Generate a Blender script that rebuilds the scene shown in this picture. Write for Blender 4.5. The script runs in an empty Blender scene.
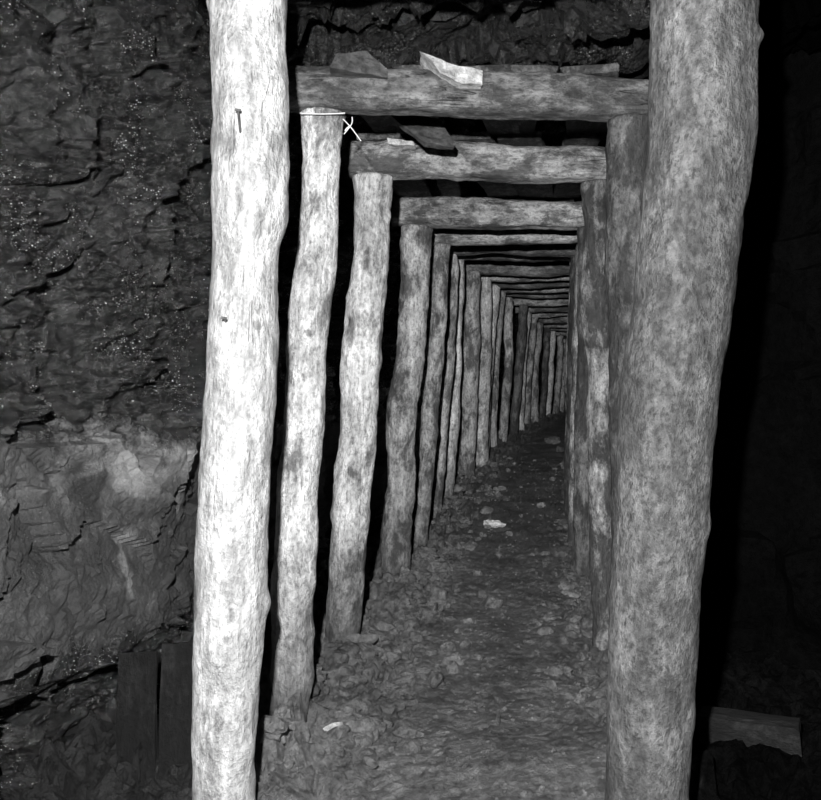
import bpy, math, random
from mathutils import Vector, noise, Matrix
random.seed(7)
bpy.context.scene.view_settings.view_transform='Standard'
FPX=950.0; CX=410.5; CY=400.0; CAMZ=1.0   # camera height offset
def U(px,py,d): return Vector(((px-CX)/FPX*d, d, (CY-py)/FPX*d+CAMZ))
def interp(tab):
    def f(y):
        if y<=tab[0][0]: return tab[0][1]
        for a,b in zip(tab,tab[1:]):
            if y<=b[0]:
                t=(y-a[0])/(b[0]-a[0]); return a[1]+(b[1]-a[1])*t
        return tab[-1][1]
    return f
F0=interp([(0,-.95),(2,-.93),(3,-.92),(3.6,-.905),(4.9,-.875),(6.5,-.775),(8.2,-.65),(9.7,-.58),(11.5,-.49),(12.5,-.46),(15,-.39),(18,-.34),(22,-.31),(30,-.30)])
T0=interp([(0,.85),(2.8,.84),(3.6,.85),(4.86,.87),(5.5,.90),(7,1.03),(8.2,1.1),(9.7,1.17),(11.5,1.24),(14,1.27),(18,1.35),(22,1.45),(30,1.6)])
F=lambda y:F0(y)+CAMZ
T=lambda y:T0(y)+CAMZ
XL=interp([(1.2,-.55),(2.1,-.38),(2.8,-.3),(3.6,-.2),(4.86,-.03),(5.5,.1),(7,.33),(8.2,.5),(8.9,.68),(9.7,.84),(10.6,1.0),(11.5,1.18),(12.5,1.39),(13.6,1.62),(14.8,1.88),(16,2.13),(17.5,2.46),(19,2.79),(21,3.24),(23,3.69),(25,4.15),(29,5.05)])
XR=interp([(2,.6),(2.8,.65),(3.5,.71),(4.86,.9),(5.5,.98),(6.8,1.19),(8.2,1.45),(9.7,1.76),(11.5,2.13),(13.6,2.57),(16,3.1),(19,3.76),(23,4.66),(29,6.0)])

# ---------------- materials ----------------
def newmat(name):
    m=bpy.data.materials.new(name); m.use_nodes=True
    nt=m.node_tree; b=nt.nodes['Principled BSDF']; return m,nt,b
def N(nt,t,**kw):
    n=nt.nodes.new(t)
    for k,v in kw.items(): setattr(n,k,v)
    return n
def ramp(nt,src,stops):
    r=N(nt,'ShaderNodeValToRGB')
    cr=r.color_ramp
    while len(cr.elements)<len(stops): cr.elements.new(.5)
    for e,(p,v) in zip(cr.elements,stops):
        e.position=p; e.color=(v,v,v,1)
    nt.links.new(src,r.inputs[0]); return r.outputs[0]
def noi(nt,vec,scale,detail=6,rough=.6,dist=0):
    n=N(nt,'ShaderNodeTexNoise'); n.inputs['Scale'].default_value=scale; n.inputs['Detail'].default_value=detail
    n.inputs['Roughness'].default_value=rough; n.inputs['Distortion'].default_value=dist
    nt.links.new(vec,n.inputs['Vector']); return n.outputs['Fac']
def mapp(nt,src,scale,loc=(0,0,0)):
    n=N(nt,'ShaderNodeMapping'); n.inputs['Scale'].default_value=scale; n.inputs['Location'].default_value=loc
    nt.links.new(src,n.inputs['Vector']); return n.outputs[0]
def mix(nt,f,a,b,mode='MIX'):
    n=N(nt,'ShaderNodeMix',data_type='RGBA',blend_type=mode)
    for s,v in ((0,f),(6,a),(7,b)):
        if isinstance(v,(int,float)):
            n.inputs[s].default_value = v if s==0 else (v,v,v,1)
        else: nt.links.new(v,n.inputs[s])
    return n.outputs[2]
def math_(nt,op,a,b=0.0):
    n=N(nt,'ShaderNodeMath',operation=op)
    for i,v in enumerate((a,b)):
        if isinstance(v,(int,float)): n.inputs[i].default_value=v
        else: nt.links.new(v,n.inputs[i])
    return n.outputs[0]
def vmath(nt,op,a,b,scale=None):
    n=N(nt,'ShaderNodeVectorMath',operation=op)
    for i,v in enumerate((a,b)):
        if v is None: continue
        if isinstance(v,tuple): n.inputs[i].default_value=v
        else: nt.links.new(v,n.inputs[i])
    if scale is not None:
        if isinstance(scale,(int,float)): n.inputs['Scale'].default_value=scale
        else: nt.links.new(scale,n.inputs['Scale'])
    return n.outputs[0]
def bump(nt,h,strength,dist,prev=None):
    n=N(nt,'ShaderNodeBump'); n.inputs['Strength'].default_value=strength; n.inputs['Distance'].default_value=dist
    nt.links.new(h,n.inputs['Height'])
    if prev: nt.links.new(prev,n.inputs['Normal'])
    return n.outputs[0]

def wood_mat(name,light,dark,cover,bark=.5,foot_dark=.5,grainz=.18,rough=.75,crack=.35,bs=1.0,soft=.05,psc=8):
    m,nt,b=newmat(name)
    tc=N(nt,'ShaderNodeTexCoord').outputs['Object']
    oi=N(nt,'ShaderNodeObjectInfo').outputs['Random']
    cmb=N(nt,'ShaderNodeCombineXYZ'); k=math_(nt,'MULTIPLY',oi,37.0)
    for i in range(3): nt.links.new(k,cmb.inputs[i])
    v=vmath(nt,'ADD',tc,cmb.outputs[0])
    grain=noi(nt,mapp(nt,v,(1,1,grainz)),60,5,.6,.1)
    patch=noi(nt,mapp(nt,v,(1,1,.55)),psc,10,.72,.2)
    fleck=noi(nt,mapp(nt,v,(1,1,.75)),75,5,.75,0)
    mid=noi(nt,mapp(nt,v,(1,1,.45)),26,5,.7,0)
    big=noi(nt,mapp(nt,v,(1,1,.5)),2.6,3,.5)
    pm=ramp(nt,patch,[(cover-soft,1),(cover+soft,0)])      # 1 = bark
    fm=ramp(nt,fleck,[(.38,1),(.52,0)])
    c=mix(nt,pm,light,dark)
    c=mix(nt,1.0,c,ramp(nt,mid,[(.35,.55),(.6,1.12)]),'MULTIPLY')
    c=mix(nt,math_(nt,'MULTIPLY',fm,bark),c,dark*.5)
    c=mix(nt,1.0,c,ramp(nt,grain,[(.3,.7),(.68,1.2)]),'MULTIPLY')
    c=mix(nt,1.0,c,ramp(nt,big,[(.3,.65),(.7,1.15)]),'MULTIPLY')
    # branch knots
    vo=N(nt,'ShaderNodeTexVoronoi'); vo.inputs['Scale'].default_value=8; nt.links.new(mapp(nt,v,(1,1,.7)),vo.inputs['Vector'])
    kd=math_(nt,'ADD',vo.outputs['Distance'],math_(nt,'MULTIPLY',math_(nt,'SUBTRACT',fleck,.5),.2))
    km=ramp(nt,kd,[(.06,1),(.13,0)])
    c=mix(nt,math_(nt,'MULTIPLY',km,.65),c,dark*.35)
    # darker towards the foot
    geo=N(nt,'ShaderNodeNewGeometry'); sx=N(nt,'ShaderNodeSeparateXYZ'); nt.links.new(geo.outputs['Position'],sx.inputs[0])
    zz=math_(nt,'ADD',sx.outputs[2],math_(nt,'MULTIPLY',patch,.7))
    dm=ramp(nt,zz,[(.40,1),(1.6,0)])
    c=mix(nt,math_(nt,'MULTIPLY',dm,foot_dark),c,.045)
    ck=noi(nt,mapp(nt,v,(1,1,.07)),34,2,.5,.4)
    gate=ramp(nt,noi(nt,v,4.5,2,.5),[(.52,0),(.60,1)])
    cm=math_(nt,'MULTIPLY',ramp(nt,math_(nt,'ABSOLUTE',math_(nt,'SUBTRACT',ck,.5)),[(.0,1),(.009,0)]),gate)
    c=mix(nt,math_(nt,'MULTIPLY',cm,crack),c,.02)
    nt.links.new(c,b.inputs['Base Color'])
    b.inputs['Roughness'].default_value=rough; b.inputs['Specular IOR Level'].default_value=.25
    h=math_(nt,'ADD',math_(nt,'MULTIPLY',pm,-.35),math_(nt,'MULTIPLY',grain,.35))
    h=math_(nt,'ADD',h,math_(nt,'MULTIPLY',fleck,1.4)); h=math_(nt,'SUBTRACT',h,math_(nt,'MULTIPLY',cm,crack))
    h=math_(nt,'ADD',h,math_(nt,'MULTIPLY',km,.4)); h=math_(nt,'ADD',h,math_(nt,'MULTIPLY',mid,1.6))
    nt.links.new(bump(nt,h,1.0,.011*bs),b.inputs['Normal'])
    return m
W_front=wood_mat('pale_peeled_wood',.76,.42,.40,.5,.10,bs=1.0)
W_left=wood_mat('peeled_wood',.80,.24,.44,.55,1.0)
W_mid=wood_mat('patchy_bark_wood',.54,.14,.47,.6,.8)
W_dark=wood_mat('dark_bark_wood',.22,.07,.52,.6,.5)
W_patch=wood_mat('half_peeled_wood',.42,.07,.54,.6,.4,soft=.06)
W_right=wood_mat('mottled_bark',.26,.12,.50,.8,.4,grainz=.9,crack=0,soft=.10,psc=16)
W_beam=wood_mat('beam_wood',.28,.09,.49,.6,0,grainz=.1,crack=.9)
W_beam2=wood_mat('pale_beam_wood',.50,.12,.49,.55,0,grainz=.1,crack=.9)
W_lag=wood_mat('wet_lagging_wood',.18,.05,.52,.6,0,grainz=.1)
W_wet=wood_mat('rotten_wet_wood',.022,.008,.52,.6,0,grainz=.1)
W_end,nt,b=newmat('sawn_end_grain')
tc=N(nt,'ShaderNodeTexCoord').outputs['Object']
g=noi(nt,tc,45,5,.6); nt.links.new(ramp(nt,g,[(.3,.10),(.7,.30)]),b.inputs['Base Color']); b.inputs['Roughness'].default_value=.8

def rock_mat(name,base,hi,rough=.38,band=False,spec=.5,glint=0,side_shade=False,b2=.02,b3=.005,glint_speck=0):
    m,nt,b=newmat(name)
    geo=N(nt,'ShaderNodeNewGeometry'); P=geo.outputs['Position']
    n1=noi(nt,P,5,8,.62,.4); n2=noi(nt,P,38,8,.7,.2); n3=noi(nt,P,160,4,.7)
    c=ramp(nt,n1,[(.35,base),(.7,hi)])
    c=mix(nt,1.0,c,ramp(nt,n2,[(.3,.3),(.7,1.8)]),'MULTIPLY')
    rg=ramp(nt,n2,[(.35,rough),(.65,min(1,rough+(.2 if glint else .3)))])
    sx=N(nt,'ShaderNodeSeparateXYZ'); nt.links.new(P,sx.inputs[0])
    gm=None
    if band:
        z=math_(nt,'ADD',sx.outputs[2],math_(nt,'MULTIPLY',math_(nt,'SUBTRACT',n1,.5),.40))
        # grey shale bed between coal layers
        bm=ramp(nt,z,[(.31,0),(.37,1),(.82,1),(.95,0)])
        n4=noi(nt,mapp(nt,P,(1,.9,1.5)),6,10,.70,.5)
        shale=mix(nt,1.0,ramp(nt,n4,[(.34,.010),(.54,.036),(.70,.11)]),ramp(nt,n3,[(.25,.5),(.7,1.5)]),'MULTIPLY')
        c=mix(nt,bm,c,shale)
        # calcite vein, thickest where the bed pinches deeper in
        yg=ramp(nt,math_(nt,'MULTIPLY',sx.outputs[1],.1),[(.238,.25),(.268,1)])
        bv=ramp(nt,z,[(.68,0),(.78,1),(.87,1),(.93,0)])
        c=mix(nt,math_(nt,'MULTIPLY',math_(nt,'MULTIPLY',bv,yg),ramp(nt,n4,[(.40,0),(.60,.9)])),c,.34)
        yy=math_(nt,'ABSOLUTE',math_(nt,'SUBTRACT',math_(nt,'ADD',sx.outputs[1],math_(nt,'MULTIPLY',math_(nt,'SUBTRACT',n4,.5),.12)),2.66))
        st=math_(nt,'MULTIPLY',ramp(nt,yy,[(.006,1),(.03,0)]),ramp(nt,sx.outputs[2],[(.44,0),(.48,1),(.60,1),(.66,0)]))
        c=mix(nt,math_(nt,'MULTIPLY',st,.7),c,.30)
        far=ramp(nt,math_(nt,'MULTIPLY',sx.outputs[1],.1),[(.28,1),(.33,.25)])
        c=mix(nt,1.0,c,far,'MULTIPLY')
        rg=mix(nt,bm,rg,.6)
        gm=math_(nt,'SUBTRACT',1.0,math_(nt,'MULTIPLY',bm,.75))
    if side_shade:   # shade painted into the colour outside the line of props
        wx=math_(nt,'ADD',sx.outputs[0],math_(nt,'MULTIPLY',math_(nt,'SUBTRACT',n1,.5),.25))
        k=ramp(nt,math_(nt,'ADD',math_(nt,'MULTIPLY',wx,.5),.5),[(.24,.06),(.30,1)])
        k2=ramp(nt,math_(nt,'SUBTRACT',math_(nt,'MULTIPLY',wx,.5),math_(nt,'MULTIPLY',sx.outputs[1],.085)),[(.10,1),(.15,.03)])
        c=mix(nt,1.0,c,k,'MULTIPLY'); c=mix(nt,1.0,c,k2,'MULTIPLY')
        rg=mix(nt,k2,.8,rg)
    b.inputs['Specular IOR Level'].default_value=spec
    if side_shade: nt.links.new(math_(nt,'MULTIPLY',k2,spec),b.inputs['Specular IOR Level'])
    nb=bump(nt,n2,1.0,b2); nb=bump(nt,n3,.9,b3,nb)
    if glint_speck:   # wet-rock glints painted in as bright, half-metallic specks
        vf=N(nt,'ShaderNodeTexVoronoi'); vf.inputs['Scale'].default_value=170; nt.links.new(mapp(nt,P,(1,1,1.4)),vf.inputs['Vector'])
        sc=N(nt,'ShaderNodeSeparateXYZ'); nt.links.new(vf.outputs['Color'],sc.inputs[0])
        cl=ramp(nt,noi(nt,mapp(nt,P,(1,1,1),(3,1,2)),5,5,.65),[(.50,.0),(.66,.36)])
        fk=math_(nt,'GREATER_THAN',math_(nt,'ADD',sc.outputs[0],math_(nt,'MULTIPLY',cl,glint_speck)),.997)
        fk=math_(nt,'MULTIPLY',fk,math_(nt,'LESS_THAN',vf.outputs['Distance'],.42))
        if gm is not None: fk=math_(nt,'MULTIPLY',fk,gm)
        if side_shade: fk=math_(nt,'MULTIPLY',fk,math_(nt,'GREATER_THAN',k2,.9))
        c=mix(nt,fk,c,math_(nt,'MULTIPLY',sc.outputs[1],.5))
        rg=mix(nt,fk,rg,.35)
        nt.links.new(math_(nt,'MULTIPLY',fk,.5),b.inputs['Metallic'])
    nt.links.new(c,b.inputs['Base Color'])
    nt.links.new(rg,b.inputs['Roughness'])
    if glint:
        vo=N(nt,'ShaderNodeTexVoronoi'); vo.inputs['Scale'].default_value=150; nt.links.new(mapp(nt,P,(1,1,1.5)),vo.inputs['Vector'])
        off=vmath(nt,'SUBTRACT',vo.outputs['Color'],(.5,.5,.5))
        msk=ramp(nt,noi(nt,P,6,4,.6),[(.46,.0),(.58,1)])
        k=math_(nt,'MULTIPLY',msk,glint)
        if gm is not None: k=math_(nt,'MULTIPLY',k,gm)
        nb=vmath(nt,'NORMALIZE',vmath(nt,'ADD',nb,vmath(nt,'SCALE',off,None,k)),None)
    nt.links.new(nb,b.inputs['Normal'])
    return m
M_rockL=rock_mat('wet_coal_and_shale',.004,.022,.10,band=True,spec=.85,glint=1.1,b2=.026,b3=.006,glint_speck=.7)
M_rockD=rock_mat('shaded_coal',.0008,.002,.6,spec=.03)  # coal tone pulled near black, putting the right wall's shade into it
M_roof=rock_mat('roof_rock',.005,.020,.2,spec=.5,glint=1.0,b2=.03,b3=.008,side_shade=True,glint_speck=.3)
M_floor=rock_mat('trodden_mud',.070,.21,.42,spec=.4,side_shade=True,b2=.04,b3=.012)
M_rub=rock_mat('rubble_stone',.06,.22,.5,spec=.4,side_shade=True,b2=.03)
M_slab=rock_mat('roof_slab_stone',.07,.16,.7,spec=.2)
M_white=rock_mat('white_stone',.3,.75,.7,spec=.2)
M_steel,nt,b=newmat('bare_wire')
nt.links.new(ramp(nt,noi(nt,N(nt,'ShaderNodeTexCoord').outputs['Object'],60),[(.3,.5),(.7,.8)]),b.inputs['Base Color'])
M_iron,nt,b=newmat('rusty_iron')
nt.links.new(ramp(nt,noi(nt,N(nt,'ShaderNodeTexCoord').outputs['Object'],80),[(.3,.03),(.7,.1)]),b.inputs['Base Color'])

def addobj(name,verts,faces,mats,smooth=True,fm=None,mw=None):
    me=bpy.data.meshes.new(name); me.from_pydata(verts,[],faces)
    for m in mats: me.materials.append(m)
    if fm: me.polygons.foreach_set('material_index',fm)
    me.polygons.foreach_set('use_smooth',[smooth]*len(faces)); me.update()
    o=bpy.data.objects.new(name,me); bpy.context.scene.collection.objects.link(o)
    if mw is not None: o.matrix_world=mw
    return o

# ---------------- round timber ----------------
def cat(p,t):
    n=len(p)-1; i=min(int(t*n),n-1); u=t*n-i
    a=p[max(i-1,0)];b=p[i];c=p[i+1];d=p[min(i+2,n)]
    return tuple(.5*((2*b[k])+(-a[k]+c[k])*u+(2*a[k]-5*b[k]+4*c[k]-d[k])*u*u+(-a[k]+3*b[k]-3*c[k]+d[k])*u**3) for k in range(len(b)))
def timber(name,pts,mat,seed,sq=0,asp=1.0,seg=36,step=.014,knots=8,rough=1.0):
    """pts: (x,y,z,r) along the length."""
    rnd=random.Random(seed)
    L=(Vector(pts[-1][:3])-Vector(pts[0][:3])).length
    n=max(24,int(L/step))
    d=[0]
    for a,b in zip(pts,pts[1:]): d.append(d[-1]+(Vector(b[:3])-Vector(a[:3])).length)
    def at(s):
        s*=d[-1]
        for i in range(len(d)-1):
            if s<=d[i+1] or i==len(d)-2:
                u=(s-d[i])/(d[i+1]-d[i]); return cat(pts,(i+min(u,1))/(len(pts)-1))
    ax=(Vector(pts[-1][:3])-Vector(pts[0][:3])).normalized()
    q=ax.to_track_quat('Z','Y'); mw=Matrix.Translation(Vector(pts[0][:3]))@q.to_matrix().to_4x4(); inv=mw.inverted()
    K=[(rnd.random(),rnd.random()*2*math.pi,rnd.uniform(.05,.15),rnd.uniform(.018,.040)) for _ in range(knots)]
    V=[];Fc=[];fm=[]
    for i in range(n+1):
        t=i/n; x,y,z,r=at(t); c=inv@Vector((x,y,z))
        c.x+=.012*rough*noise.noise(Vector((t*L*4,seed*3.1,0))); c.y+=.012*rough*noise.noise(Vector((t*L*4,seed*3.1,9)))
        endf=1.0
        if i==0 or i==n: endf=.93
        for j in range(seg):
            a=2*math.pi*j/seg; ca,sa=math.cos(a),math.sin(a)
            m=1.0
            if sq:
                pw=2+sq; m=(abs(ca)**pw+abs(sa)**pw)**(-1/pw)
                m=.5*m+.5*min(m,1.18)
            zz=t*L
            nn=noise.noise(Vector((ca*.9,sa*.9,zz*3.2))+Vector((seed*7.3,0,0)))
            nf=noise.fractal(Vector((ca*r*26,sa*r*26,zz*14))+Vector((seed*2.3,0,0)),.9,2.1,3)
            rr=r*m*(1+.11*rough*nn)+r*.08*rough*nf
            for kt,ka,kamp,kw in K:
                dz=(kt-t)*L; da=(a-ka+math.pi)%(2*math.pi)-math.pi; dd=(dz*dz+(da*r)**2)/(kw*kw)
                if dd<6: rr+=r*kamp*math.exp(-dd)
            rr*=endf
            V.append((c.x+ca*rr,c.y+sa*rr*asp,c.z))
    for i in range(n):
        for j in range(seg):
            k=(j+1)%seg
            Fc.append((i*seg+j,i*seg+k,(i+1)*seg+k,(i+1)*seg+j)); fm.append(0)
    Fc.append(tuple(reversed(range(seg)))); fm.append(1)
    Fc.append(tuple(n*seg+j for j in range(seg))); fm.append(1)
    return addobj(name,V,Fc,[mat,W_end],True,fm,mw)
def pxprop(d,rows,mat,seed,**k):
    pts=[]
    for py,a,b in rows:
        p=U((a+b)/2,py,d); pts.append((p.x,p.y,p.z,(b-a)/2/FPX*d))
    return timber('pit_prop',pts,mat,seed,**k)

pxprop(2.15,[(-22,212,288),(28,212,288),(120,211,288),(210,212,289),(260,212,278),(330,208,277),(400,205,275),(500,198,270),(600,195,265),(700,194,259),(765,193,255),(845,192,254)],W_front,1,seg=56,step=.009,knots=18,rough=.6)
pxprop(2.8,[(113,300,346),(130,302,342),(200,300,337),(300,291,332),(400,284,323),(500,277,318),(600,273,313),(732,267,308)],W_left,2,seg=44,step=.010,knots=18)
pxprop(3.6,[(177,353,394),(200,355,392),(260,352,388),(350,343,382),(450,337,374),(550,330,368),(650,325,358)],W_left,3,seg=44,step=.011,knots=18)
pxprop(4.86,[(227,400,431),(300,400,428),(350,396,424),(400,387,419),(450,388,416),(520,384,413),(580,381,410)],W_mid,4,seg=36,rough=1.3)
pxprop(5.5,[(245,433,450),(320,430,446),(400,422,439),(470,419,434),(545,412,427)],W_mid,5,seg=30,rough=1.4)
pxprop(6.4,[(252,446,457),(340,443,455),(430,435,448),(518,428,440)],W_mid,6,seg=28,rough=1.4)
pxprop(7.1,[(260,453,464),(350,450,462),(430,446,459),(502,440,453)],W_left,7,seg=28,rough=1.4)
pxprop(8.2,[(272,464,480),(340,463,480),(410,460,477),(484,458,475)],W_mid,8,seg=28,step=.02)
pxprop(8.9,[(276,481,492),(360,478,491),(470,473,487)],W_left,9,seg=24,step=.02)
left_d=[9.7,10.6,11.5,12.5,13.6,14.8,16,17.5,19,21,23,25,27]
for i,d in enumerate(left_d):
    r=random.uniform(.050,.080); x=XL(d)+random.uniform(-.05,.05)
    timber('pit_prop',[(x+random.uniform(0,.09),d,T(d),r),(x+random.uniform(-.03,.06),d,(T(d)+F(d))/2,r),(x-random.uniform(.02,.1),d,F(d)-.05,r*1.05)],[W_left,W_mid,W_mid,W_dark][i%4],20+i,seg=20,step=.03,rough=1.4)
# right side
pxprop(2.02,[(-40,652,757),(28,653,755),(130,648,751),(250,640,738),(330,630,728),(400,620,718),(500,615,708),(600,613,700),(700,608,692),(765,607,688),(850,606,690)],W_right,11,seg=60,step=.009,knots=6,rough=.5)
pxprop(2.8,[(120,606,652),(250,607,652),(400,609,652),(550,612,655),(724,612,656)],W_dark,12,seg=40)
pxprop(3.5,[(182,583,613),(260,583,613),(380,586,612),(500,589,615),(600,591,617),(668,590,618)],W_patch,13,seg=36,rough=1.3)
pxprop(4.86,[(228,579,603),(350,577,600),(450,575,600),(580,573,598)],W_dark,14,seg=28)
for i,d in enumerate([5.5,6.4,7.1,8.2,8.9]+left_d):
    r=random.uniform(.055,.075); x=XR(d)+random.uniform(-.02,.02)
    timber('pit_prop',[(x+.03,d,T(d),r),(x,d,(T(d)+F(d))/2,r),(x-.02,d,F(d)-.05,r)],[W_mid,W_dark][i%2],50+i,seg=20,step=.03)
# roof beams
def pxbeam(d,rows,mat,seed,**k):
    pts=[]
    for px,py,h in rows:
        p=U(px,py,d); pts.append((p.x,p.y,p.z,h/FPX*d))
    return timber('roof_beam',pts,mat,seed,sq=3,**k)
pxbeam(2.8,[(258,88,19),(350,91,20),(450,94,20),(560,98,20),(700,103,19)],W_beam,70,seg=44,step=.010,rough=.8)
pxbeam(3.6,[(349,160,16),(420,161,17),(500,163,17),(560,165,16),(645,166,15)],W_beam2,71,seg=40,rough=.9)
pxbeam(4.86,[(392,212,14),(470,213,15),(550,215,13),(625,217,13)],W_beam2,72,seg=36,rough=.9)
pxbeam(5.15,[(440,203,7),(520,200,8),(618,198,9)],W_beam,73,seg=28,rough=1.2)
for i,d in enumerate([2.1,5.5,6.4,7.1,8.2,8.9]+left_d):
    h=random.uniform(.045,.07); z=T(d)+h
    if d==2.1: z+=.14; h=.08
    if d==5.5: z=U(0,238,d).z
    a=XL(d)-.12; b=XR(d)+.14; q=0 if d==2.1 else .025
    timber('roof_beam',[(a,d,z+random.uniform(-q,q),h),((a+b)/2,d+random.uniform(-.05,.05)*(d>5),z+random.uniform(-q,q),h*1.05),(b,d,z+random.uniform(-q,q),h*.95)],[W_beam,W_beam2][i%2],80+i,sq=3,seg=24,step=.02,rough=1.3)

# ---------------- sawn planks (lagging) ----------------
def plank(name,a,b,w,t,mat,seed,up=Vector((0,0,1))):
    a=Vector(a);b=Vector(b);ax=(b-a);L=ax.length;ax.normalize()
    sx=up.cross(ax).normalized(); sz=ax.cross(sx)
    M=Matrix((sx,sz,ax)).transposed().to_4x4(); M.translation=a
    n=max(8,int(L/.03)); V=[];Fc=[]
    prof=[(-1,-.7),(-.93,-1),(-.5,-1),(0,-1),(.5,-1),(.93,-1),(1,-.7),(1,.7),(.93,1),(.5,1),(0,1),(-.5,1),(-.93,1),(-1,.7)]
    m=len(prof)
    for i in range(n+1):
        z=L*i/n
        for j,(u,v) in enumerate(prof):
            e=noise.noise(Vector((u*2,v*2,z*5+seed*3)))
            zz=z+ (.02*noise.noise(Vector((u*4,v,seed))) if i in(0,n) else 0)
            V.append((u*w/2*(1+.12*e)+.01*noise.noise(Vector((z*2,seed,0))),v*t/2*(1+.15*e)+.008*noise.noise(Vector((z*2,seed,5))),zz))
    for i in range(n):
        for j in range(m):
            k=(j+1)%m; Fc.append((i*m+j,i*m+k,(i+1)*m+k,(i+1)*m+j))
    Fc.append(tuple(reversed(range(m)))); Fc.append(tuple(n*m+j for j in range(m)))
    return addobj(name,V,Fc,[mat],False,None,M)
ds=[2.8,3.6,4.86,5.5,6.4,7.1,8.2,8.9]+left_d
k=0
def btop(d): return T(d)+.13
for a,b in zip(ds,ds[1:]):
    nb=5 if a<9 else 2
    for q in range(nb):
        u=(q+.5)/nb+random.uniform(-.06,.06)
        xa=XL(a)+(XR(a)-XL(a))*u; xb=XL(b)+(XR(b)-XL(b))*u
        k+=1
        plank('lagging_board',(xa,a+(.03 if a<3 else -.02),btop(a)+.015),(xb+random.uniform(-.1,.1),b-.02,btop(b)+.04),random.uniform(.09,.17),.025,[W_lag,W_lag,W_dark][k%3],k)
plank('wall_board',U(137,790,2.42),U(140,652,2.5),.10,.03,W_wet,202,up=Vector((0,1,0)))
plank('wall_board',U(177,790,2.42),U(180,644,2.5),.09,.03,W_wet,203,up=Vector((0,1,0)))
plank('fallen_timber',(.80,2.62,F(2.6)+.03),(1.03,2.52,F(2.6)+.035),.10,.075,W_wet,204)

# ---------------- rock surfaces ----------------
def facet(p,s,seed):
    q=p*s+Vector((seed,seed*.7,0)); d,pt=noise.voronoi(q)
    c=pt[0]; rv=noise.cell_vector(c*13.7+Vector((.5,.5,.5)))-Vector((.5,.5,.5))
    e=d[1]-d[0]
    return ((q-c).dot(rv)*2+ (rv.x+rv.y)*.6)/s, e/s
def ylist(a,b,c,fine,coarse):
    L=[];y=a
    while y<b: L.append(y); y+=fine
    s=fine
    while y<c: L.append(y); s=min(coarse,s*1.06); y+=s
    L.append(c); return L
def gridobj(name,rows,mat,smooth=False):
    n=len(rows[0]); V=[v for r in rows for v in r]; Fc=[]
    for i in range(len(rows)-1):
        for j in range(n-1):
            Fc.append((i*n+j,i*n+j+1,(i+1)*n+j+1,(i+1)*n+j))
    return addobj(name,V,Fc,[mat],smooth)
WL=interp([(0,-1.35),(1.5,-1.15),(2.2,-.98),(2.6,-.82),(2.9,-.74),(3.6,-.60),(4.86,-.42),(5.5,-.27),(7,-.02),(9,.32)])
def WLx(y): return WL(y) if y<9 else XL(y)-.36
ys=ylist(.9,3.6,29,.010,.10)
rows=[]
for y in ys:
    r=[];f=F(y)-.15; t=T(y)+.42; nz=230
    lim=.16 if y<3 else .10
    for i in range(nz+1):
        z=f+(t-f)*i/nz
        x=WLx(y); p=Vector((x,y,z))
        pw=p+Vector(noise.noise_vector(p*3))*.12
        a,e=facet(pw,3.2,3); a2,e2=facet(pw,12,8)
        dsp=.10*noise.fractal(p*2.1,1.0,2.1,4)+a*.30
        near=max(0,min(1,(3.0-y)/.5))
        zb=z-.02*math.sin(y*7)
        inb = .32<zb<.9
        dsp+=a2*(.32 if inb else .60)
        if not inb:
            a3,e3=facet(pw,30,4); dsp+=a3*.6
        dsp+=(.016 if inb else .020)*noise.fractal(p*22,.8,2.1,3)
        if zb<.32: dsp-=.10*near*min(1,(.32-zb)/.05)
        if inb: dsp=dsp*.6+near*.035*math.sin((zb-.32)/.58*math.pi)
        if zb>.9: dsp-=.03*near
        dsp=max(-.3,min(lim,dsp))
        r.append((x+dsp,y,z))
    rows.append(r)
gridobj('wall_left',rows,M_rockL)
WR=interp([(0,1.85),(2.4,1.8),(2.9,1.75),(3.2,1.35),(3.6,1.0),(4.86,1.16),(5.5,1.28)])
def WRx(y): return WR(y) if y<5.5 else XR(y)+.30
rows=[]
for y in ylist(.9,3.8,29.4,.035,.12):
    r=[];f=F(y)-.15; t=T(y)+.42
    for i in range(71):
        z=f+(t-f)*i/70; x=WRx(y); p=Vector((x,y,z))
        a,e=facet(p,3.5,13); dsp=.08*noise.fractal(p*2.5,1,2.1,4)+a*.35
        r.append((x-max(-.2,min(.12,dsp)),y,z))
    rows.append(list(reversed(r)))
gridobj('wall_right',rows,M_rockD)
rows=[]
for y in ylist(.9,4.2,29,.02,.12):
    r=[];a0=WLx(y)-.35;b0=WRx(y)+.3
    for i in range(141):
        x=a0+(b0-a0)*i/140; z=T(y)+.33; p=Vector((x,y,z))
        a,e=facet(p,4,23); a2,e2=facet(p,12,5)
        d=.07*noise.fractal(p*2.5,1,2.1,4)+a*.4+a2*.5
        r.append((x,y,z+max(-.12,min(.12,d))))
    rows.append(list(reversed(r)))
gridobj('ceiling',rows,M_roof)
def floorz(x,y):
    l=XL(y);rr=XR(y); p=Vector((x,y,0))
    z=F(y)+.012*noise.fractal(p*3,1,2.1,3)-.05*max(0,min(1,(2.4-y)/.3))
    u=(x-l)/(rr-l)
    side=min(1.2,max(0,.36-u)/.36)
    sider=min(1.2,max(0,u-.84)/.16)
    amp=.007+.034*side+.018*sider
    z+=amp*noise.fractal(p*8,.8,2.1,5)
    z+=.005*noise.fractal(p*30,.6,2.1,3)
    pw=p+Vector(noise.noise_vector(p*6))*.04
    a2,e2=facet(pw,13,5); z+=a2*(.08+.65*side+.45*sider)
    sd=max(side,sider)
    if sd>.15 and e2<.010: z-=.022*min(1,sd*1.5)*(1-e2/.010)
    z+=.016*max(0,noise.noise(Vector((x*3,y*5,3)))-.1)
    return z
rows=[]
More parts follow.
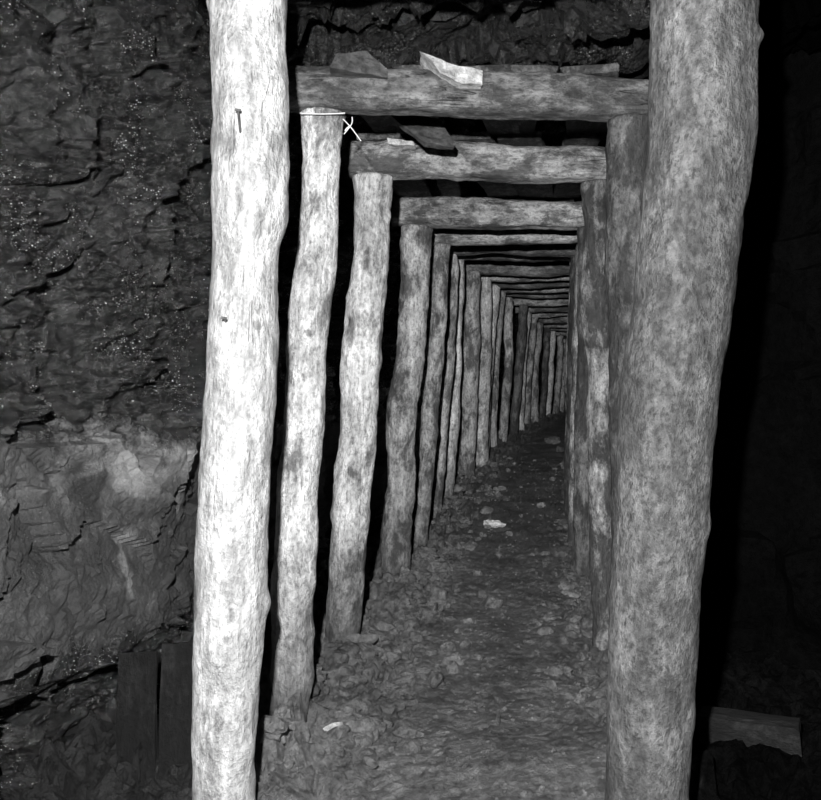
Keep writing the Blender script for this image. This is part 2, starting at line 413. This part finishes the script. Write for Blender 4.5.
for y in ylist(.9,5.0,29.4,.011,.10):
    a0=WLx(y)-.3;b0=WRx(y)+.25
    nx=240
    rows.append([(a0+(b0-a0)*i/nx,y,floorz(a0+(b0-a0)*i/nx,y)) for i in range(nx+1)])
gridobj('floor',rows,M_floor,False)
rows=[]
for i in range(31):
    x=3.8+3.4*i/30; r=[]
    for j in range(31):
        z=.5+3.3*j/30; p=Vector((x,29,z)); r.append((x,28.9+.1*noise.fractal(p*2,1,2,3),z))
    rows.append(r)
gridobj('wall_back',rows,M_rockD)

# ---------------- stones ----------------
import bmesh
def stone_geo(c,s,seed,flat=.6,sub=2,k1=1.0):
    bm=bmesh.new(); bmesh.ops.create_icosphere(bm,subdivisions=sub,radius=1)
    R=Matrix.Rotation(seed*1.7,3,'Z')@Matrix.Rotation(seed*.9%.6-.3,3,'X')
    sc=Vector((1,k1*(.6+.4*noise.cell(Vector((seed,0,0)))),flat))
    V=[]
    for v in bm.verts:
        p=v.co.copy(); k=1+.35*noise.noise(p*1.3+Vector((seed*5.1,0,0)))
        a,e=facet(p,1.3,seed); k+=a*.35
        p=Vector((p.x*sc.x,p.y*sc.y,p.z*sc.z))*k*s
        V.append(tuple(R@p+Vector(c)))
    Fc=[tuple(v.index for v in f.verts) for f in bm.faces]; bm.free(); return V,Fc
def stones(name,lst,mat):
    V=[];Fc=[]
    for it in lst:
        v,f=stone_geo(*it); o=len(V); V+=v; Fc+=[tuple(i+o for i in q) for q in f]
    return addobj(name,V,Fc,[mat],False)
L=[]
def clear(x,y,s):
    for d,hx in ((2.15,-.40),(2.8,-.36),(3.6,-.26),(4.86,-.08),(5.5,.05)):
        if abs(y-d)<.10+s and abs(x-hx)<.09+s: return False
    return True
for i in range(700):
    y=2.4+7*random.random()**1.5; l=XL(y); u=abs(random.gauss(0,.16)); x=l-.10+u*1.4
    s=random.uniform(.007,.028)*(1 if random.random()<.88 else 1.8)
    if clear(x,y,s*.6): L.append(((x,y,floorz(x,y)+s*.35),s,i*1.37,random.uniform(.5,.85),2 if s>.02 else 1))
# larger clods banked around the feet of the props
for d,n in ((2.8,9),(3.2,9),(3.6,11),(4.2,9),(4.86,10),(5.5,8),(6.2,7),(7,6)):
    for i in range(n):
        a=random.uniform(-1.9,1.2); rr=random.uniform(.13,.28); x=XL(d)-.02+rr*math.cos(a); y=d+rr*math.sin(a)
        s=random.uniform(.026,.056)
        if clear(x,y,s*.8): L.append(((x,y,floorz(x,y)+s*.25),s,i*3.1+d*77,random.uniform(.45,.75),3))
for i in range(150):
    y=2.4+8*random.random()**1.4; x=XR(y)-.06-abs(random.gauss(0,.09))
    s=random.uniform(.006,.034); L.append(((x,y,floorz(x,y)+s*.3),s,i*2.37+500,.6,2 if s>.02 else 1))
for i in range(1500):
    y=2.1+7*random.random()**1.6; x=XL(y)+(XR(y)-XL(y))*random.random()
    s=random.uniform(.003,.009)
    if clear(x,y,s): L.append(((x,y,floorz(x,y)+s*.2),s,i*1.7+900,.6,1))
def on_floor(px,py):
    for i in range(1400):
        y=2+.01*i
        if ((CY-py)/FPX*y+CAMZ)<=F(y): return (px-CX)/FPX*y,y
    return (px-CX)/FPX*5,5
for px,py,s in [(560,452,.09),(568,470,.10),(563,495,.07),(553,443,.1)]:
    x,d=on_floor(px,py); L.append(((x,d,floorz(x,d)+s*.2),s,px*.1,.5,2))
stones('rubble',L,M_rub)
for px,py,s,fl,k1,lift in [(494,527,.062,.45,1,.6),(331,733,.05,.4,.5,1.2),(360,650,.055,.5,1,1.0)]:
    x,y=on_floor(px,py)
    stones('pale_stone',[((x,y,floorz(x,y)+s*fl*lift),s,px*.37,fl,3,k1)],M_white if px!=360 else M_slab)
def slab(name,poly,d,th,tilt,mat,seed):
    ps=[U(px,py,d) for px,py in poly]; c=sum(ps,Vector())/len(ps); V=[]
    n=len(ps)
    for s in (0,1):
        for p in ps:
            q=p.copy(); q.y+=s*th+(p.z-c.z)*tilt+(p.x-c.x)*.3; V.append(tuple(q))
    Fc=[tuple(range(n)),tuple(reversed(range(n,2*n)))]+[(i,n+i,n+(i+1)%n,(i+1)%n) for i in range(n)]
    o=addobj(name,V,Fc,[mat],False)
    bm=bmesh.new(); bm.from_mesh(o.data); bmesh.ops.recalc_face_normals(bm,faces=bm.faces)
    bmesh.ops.triangulate(bm,faces=bm.faces); bmesh.ops.subdivide_edges(bm,edges=bm.edges,cuts=3,use_grid_fill=True)
    for v in bm.verts: v.co+=noise.noise_vector(v.co*22+Vector((seed,0,0)))*.007
    bm.to_mesh(o.data); bm.free(); return o
slab('roof_slab',[(330,72),(337,54),(366,47),(388,68),(387,76)],2.70,.16,.5,M_slab,1)
slab('roof_slab',[(420,52),(434,58),(460,64),(484,66),(482,84),(462,84),(440,74)],2.70,.10,.3,M_white,2)
slab('roof_slab',[(386,110),(440,112),(454,143),(452,149),(424,147)],3.2,.05,.9,M_slab,3)
slab('roof_slab',[(388,139),(413,140),(415,145),(389,145)],3.5,.05,.2,M_white,4)
def curve(name,pts,r,mat):
    cu=bpy.data.curves.new(name,'CURVE'); cu.dimensions='3D'; cu.bevel_depth=r; cu.bevel_resolution=3
    for pl in pts:
        sp=cu.splines.new('NURBS'); sp.points.add(len(pl)-1); sp.use_endpoint_u=True; sp.order_u=3
        for q,p in zip(sp.points,pl): q.co=(*p,1)
    cu.materials.append(mat); o=bpy.data.objects.new(name,cu); bpy.context.scene.collection.objects.link(o); return o
D=2.72
curve('tie_wire',[[U(343,119,D),U(350,126,D),U(356,134,D),U(361,141,D)],[U(344,134,D),U(349,128,D),U(353,122,D),U(352,117,D)],[U(350,126,D),U(346,128,D),U(345,131,D)],
 [U(300,113,2.72),U(320,115,2.71),U(345,113,2.72)]],.0016,M_steel)
def nail(p,q):
    return curve('iron_nail',[[p,(p+q)/2,q],[q+Vector((-.006,0,.001)),q,q+Vector((.006,0,-.001))]],.0028,M_iron)
nail(U(241,137,2.07),U(238,110,2.03)); nail(U(226,322,2.08),U(224,318,2.04))

# ---------------- camera & flash ----------------
cd=bpy.data.cameras.new('camera'); cam=bpy.data.objects.new('camera',cd); bpy.context.scene.collection.objects.link(cam)
cam.location=(0,0,CAMZ); cam.rotation_euler=(math.radians(90),0,0)
cd.sensor_fit='HORIZONTAL'; cd.sensor_width=36; cd.lens=36*FPX/821; cd.clip_start=.05
bpy.context.scene.camera=cam
ld=bpy.data.lights.new('flash_gun','POINT'); ld.energy=1; ld.shadow_soft_size=.02
ld.use_nodes=True; nt=ld.node_tree; em=nt.nodes['Emission']
fo=nt.nodes.new('ShaderNodeLightFalloff'); fo.inputs['Strength'].default_value=245; fo.inputs['Smooth'].default_value=0
nt.links.new(fo.outputs['Linear'],em.inputs['Strength'])
lo=bpy.data.objects.new('flash_gun',ld); lo.location=(-.12,.05,CAMZ+.28); bpy.context.scene.collection.objects.link(lo)
w=bpy.data.worlds.new('World'); bpy.context.scene.world=w; w.use_nodes=True
w.node_tree.nodes['Background'].inputs[0].default_value=(0,0,0,1); w.node_tree.nodes['Background'].inputs[1].default_value=0
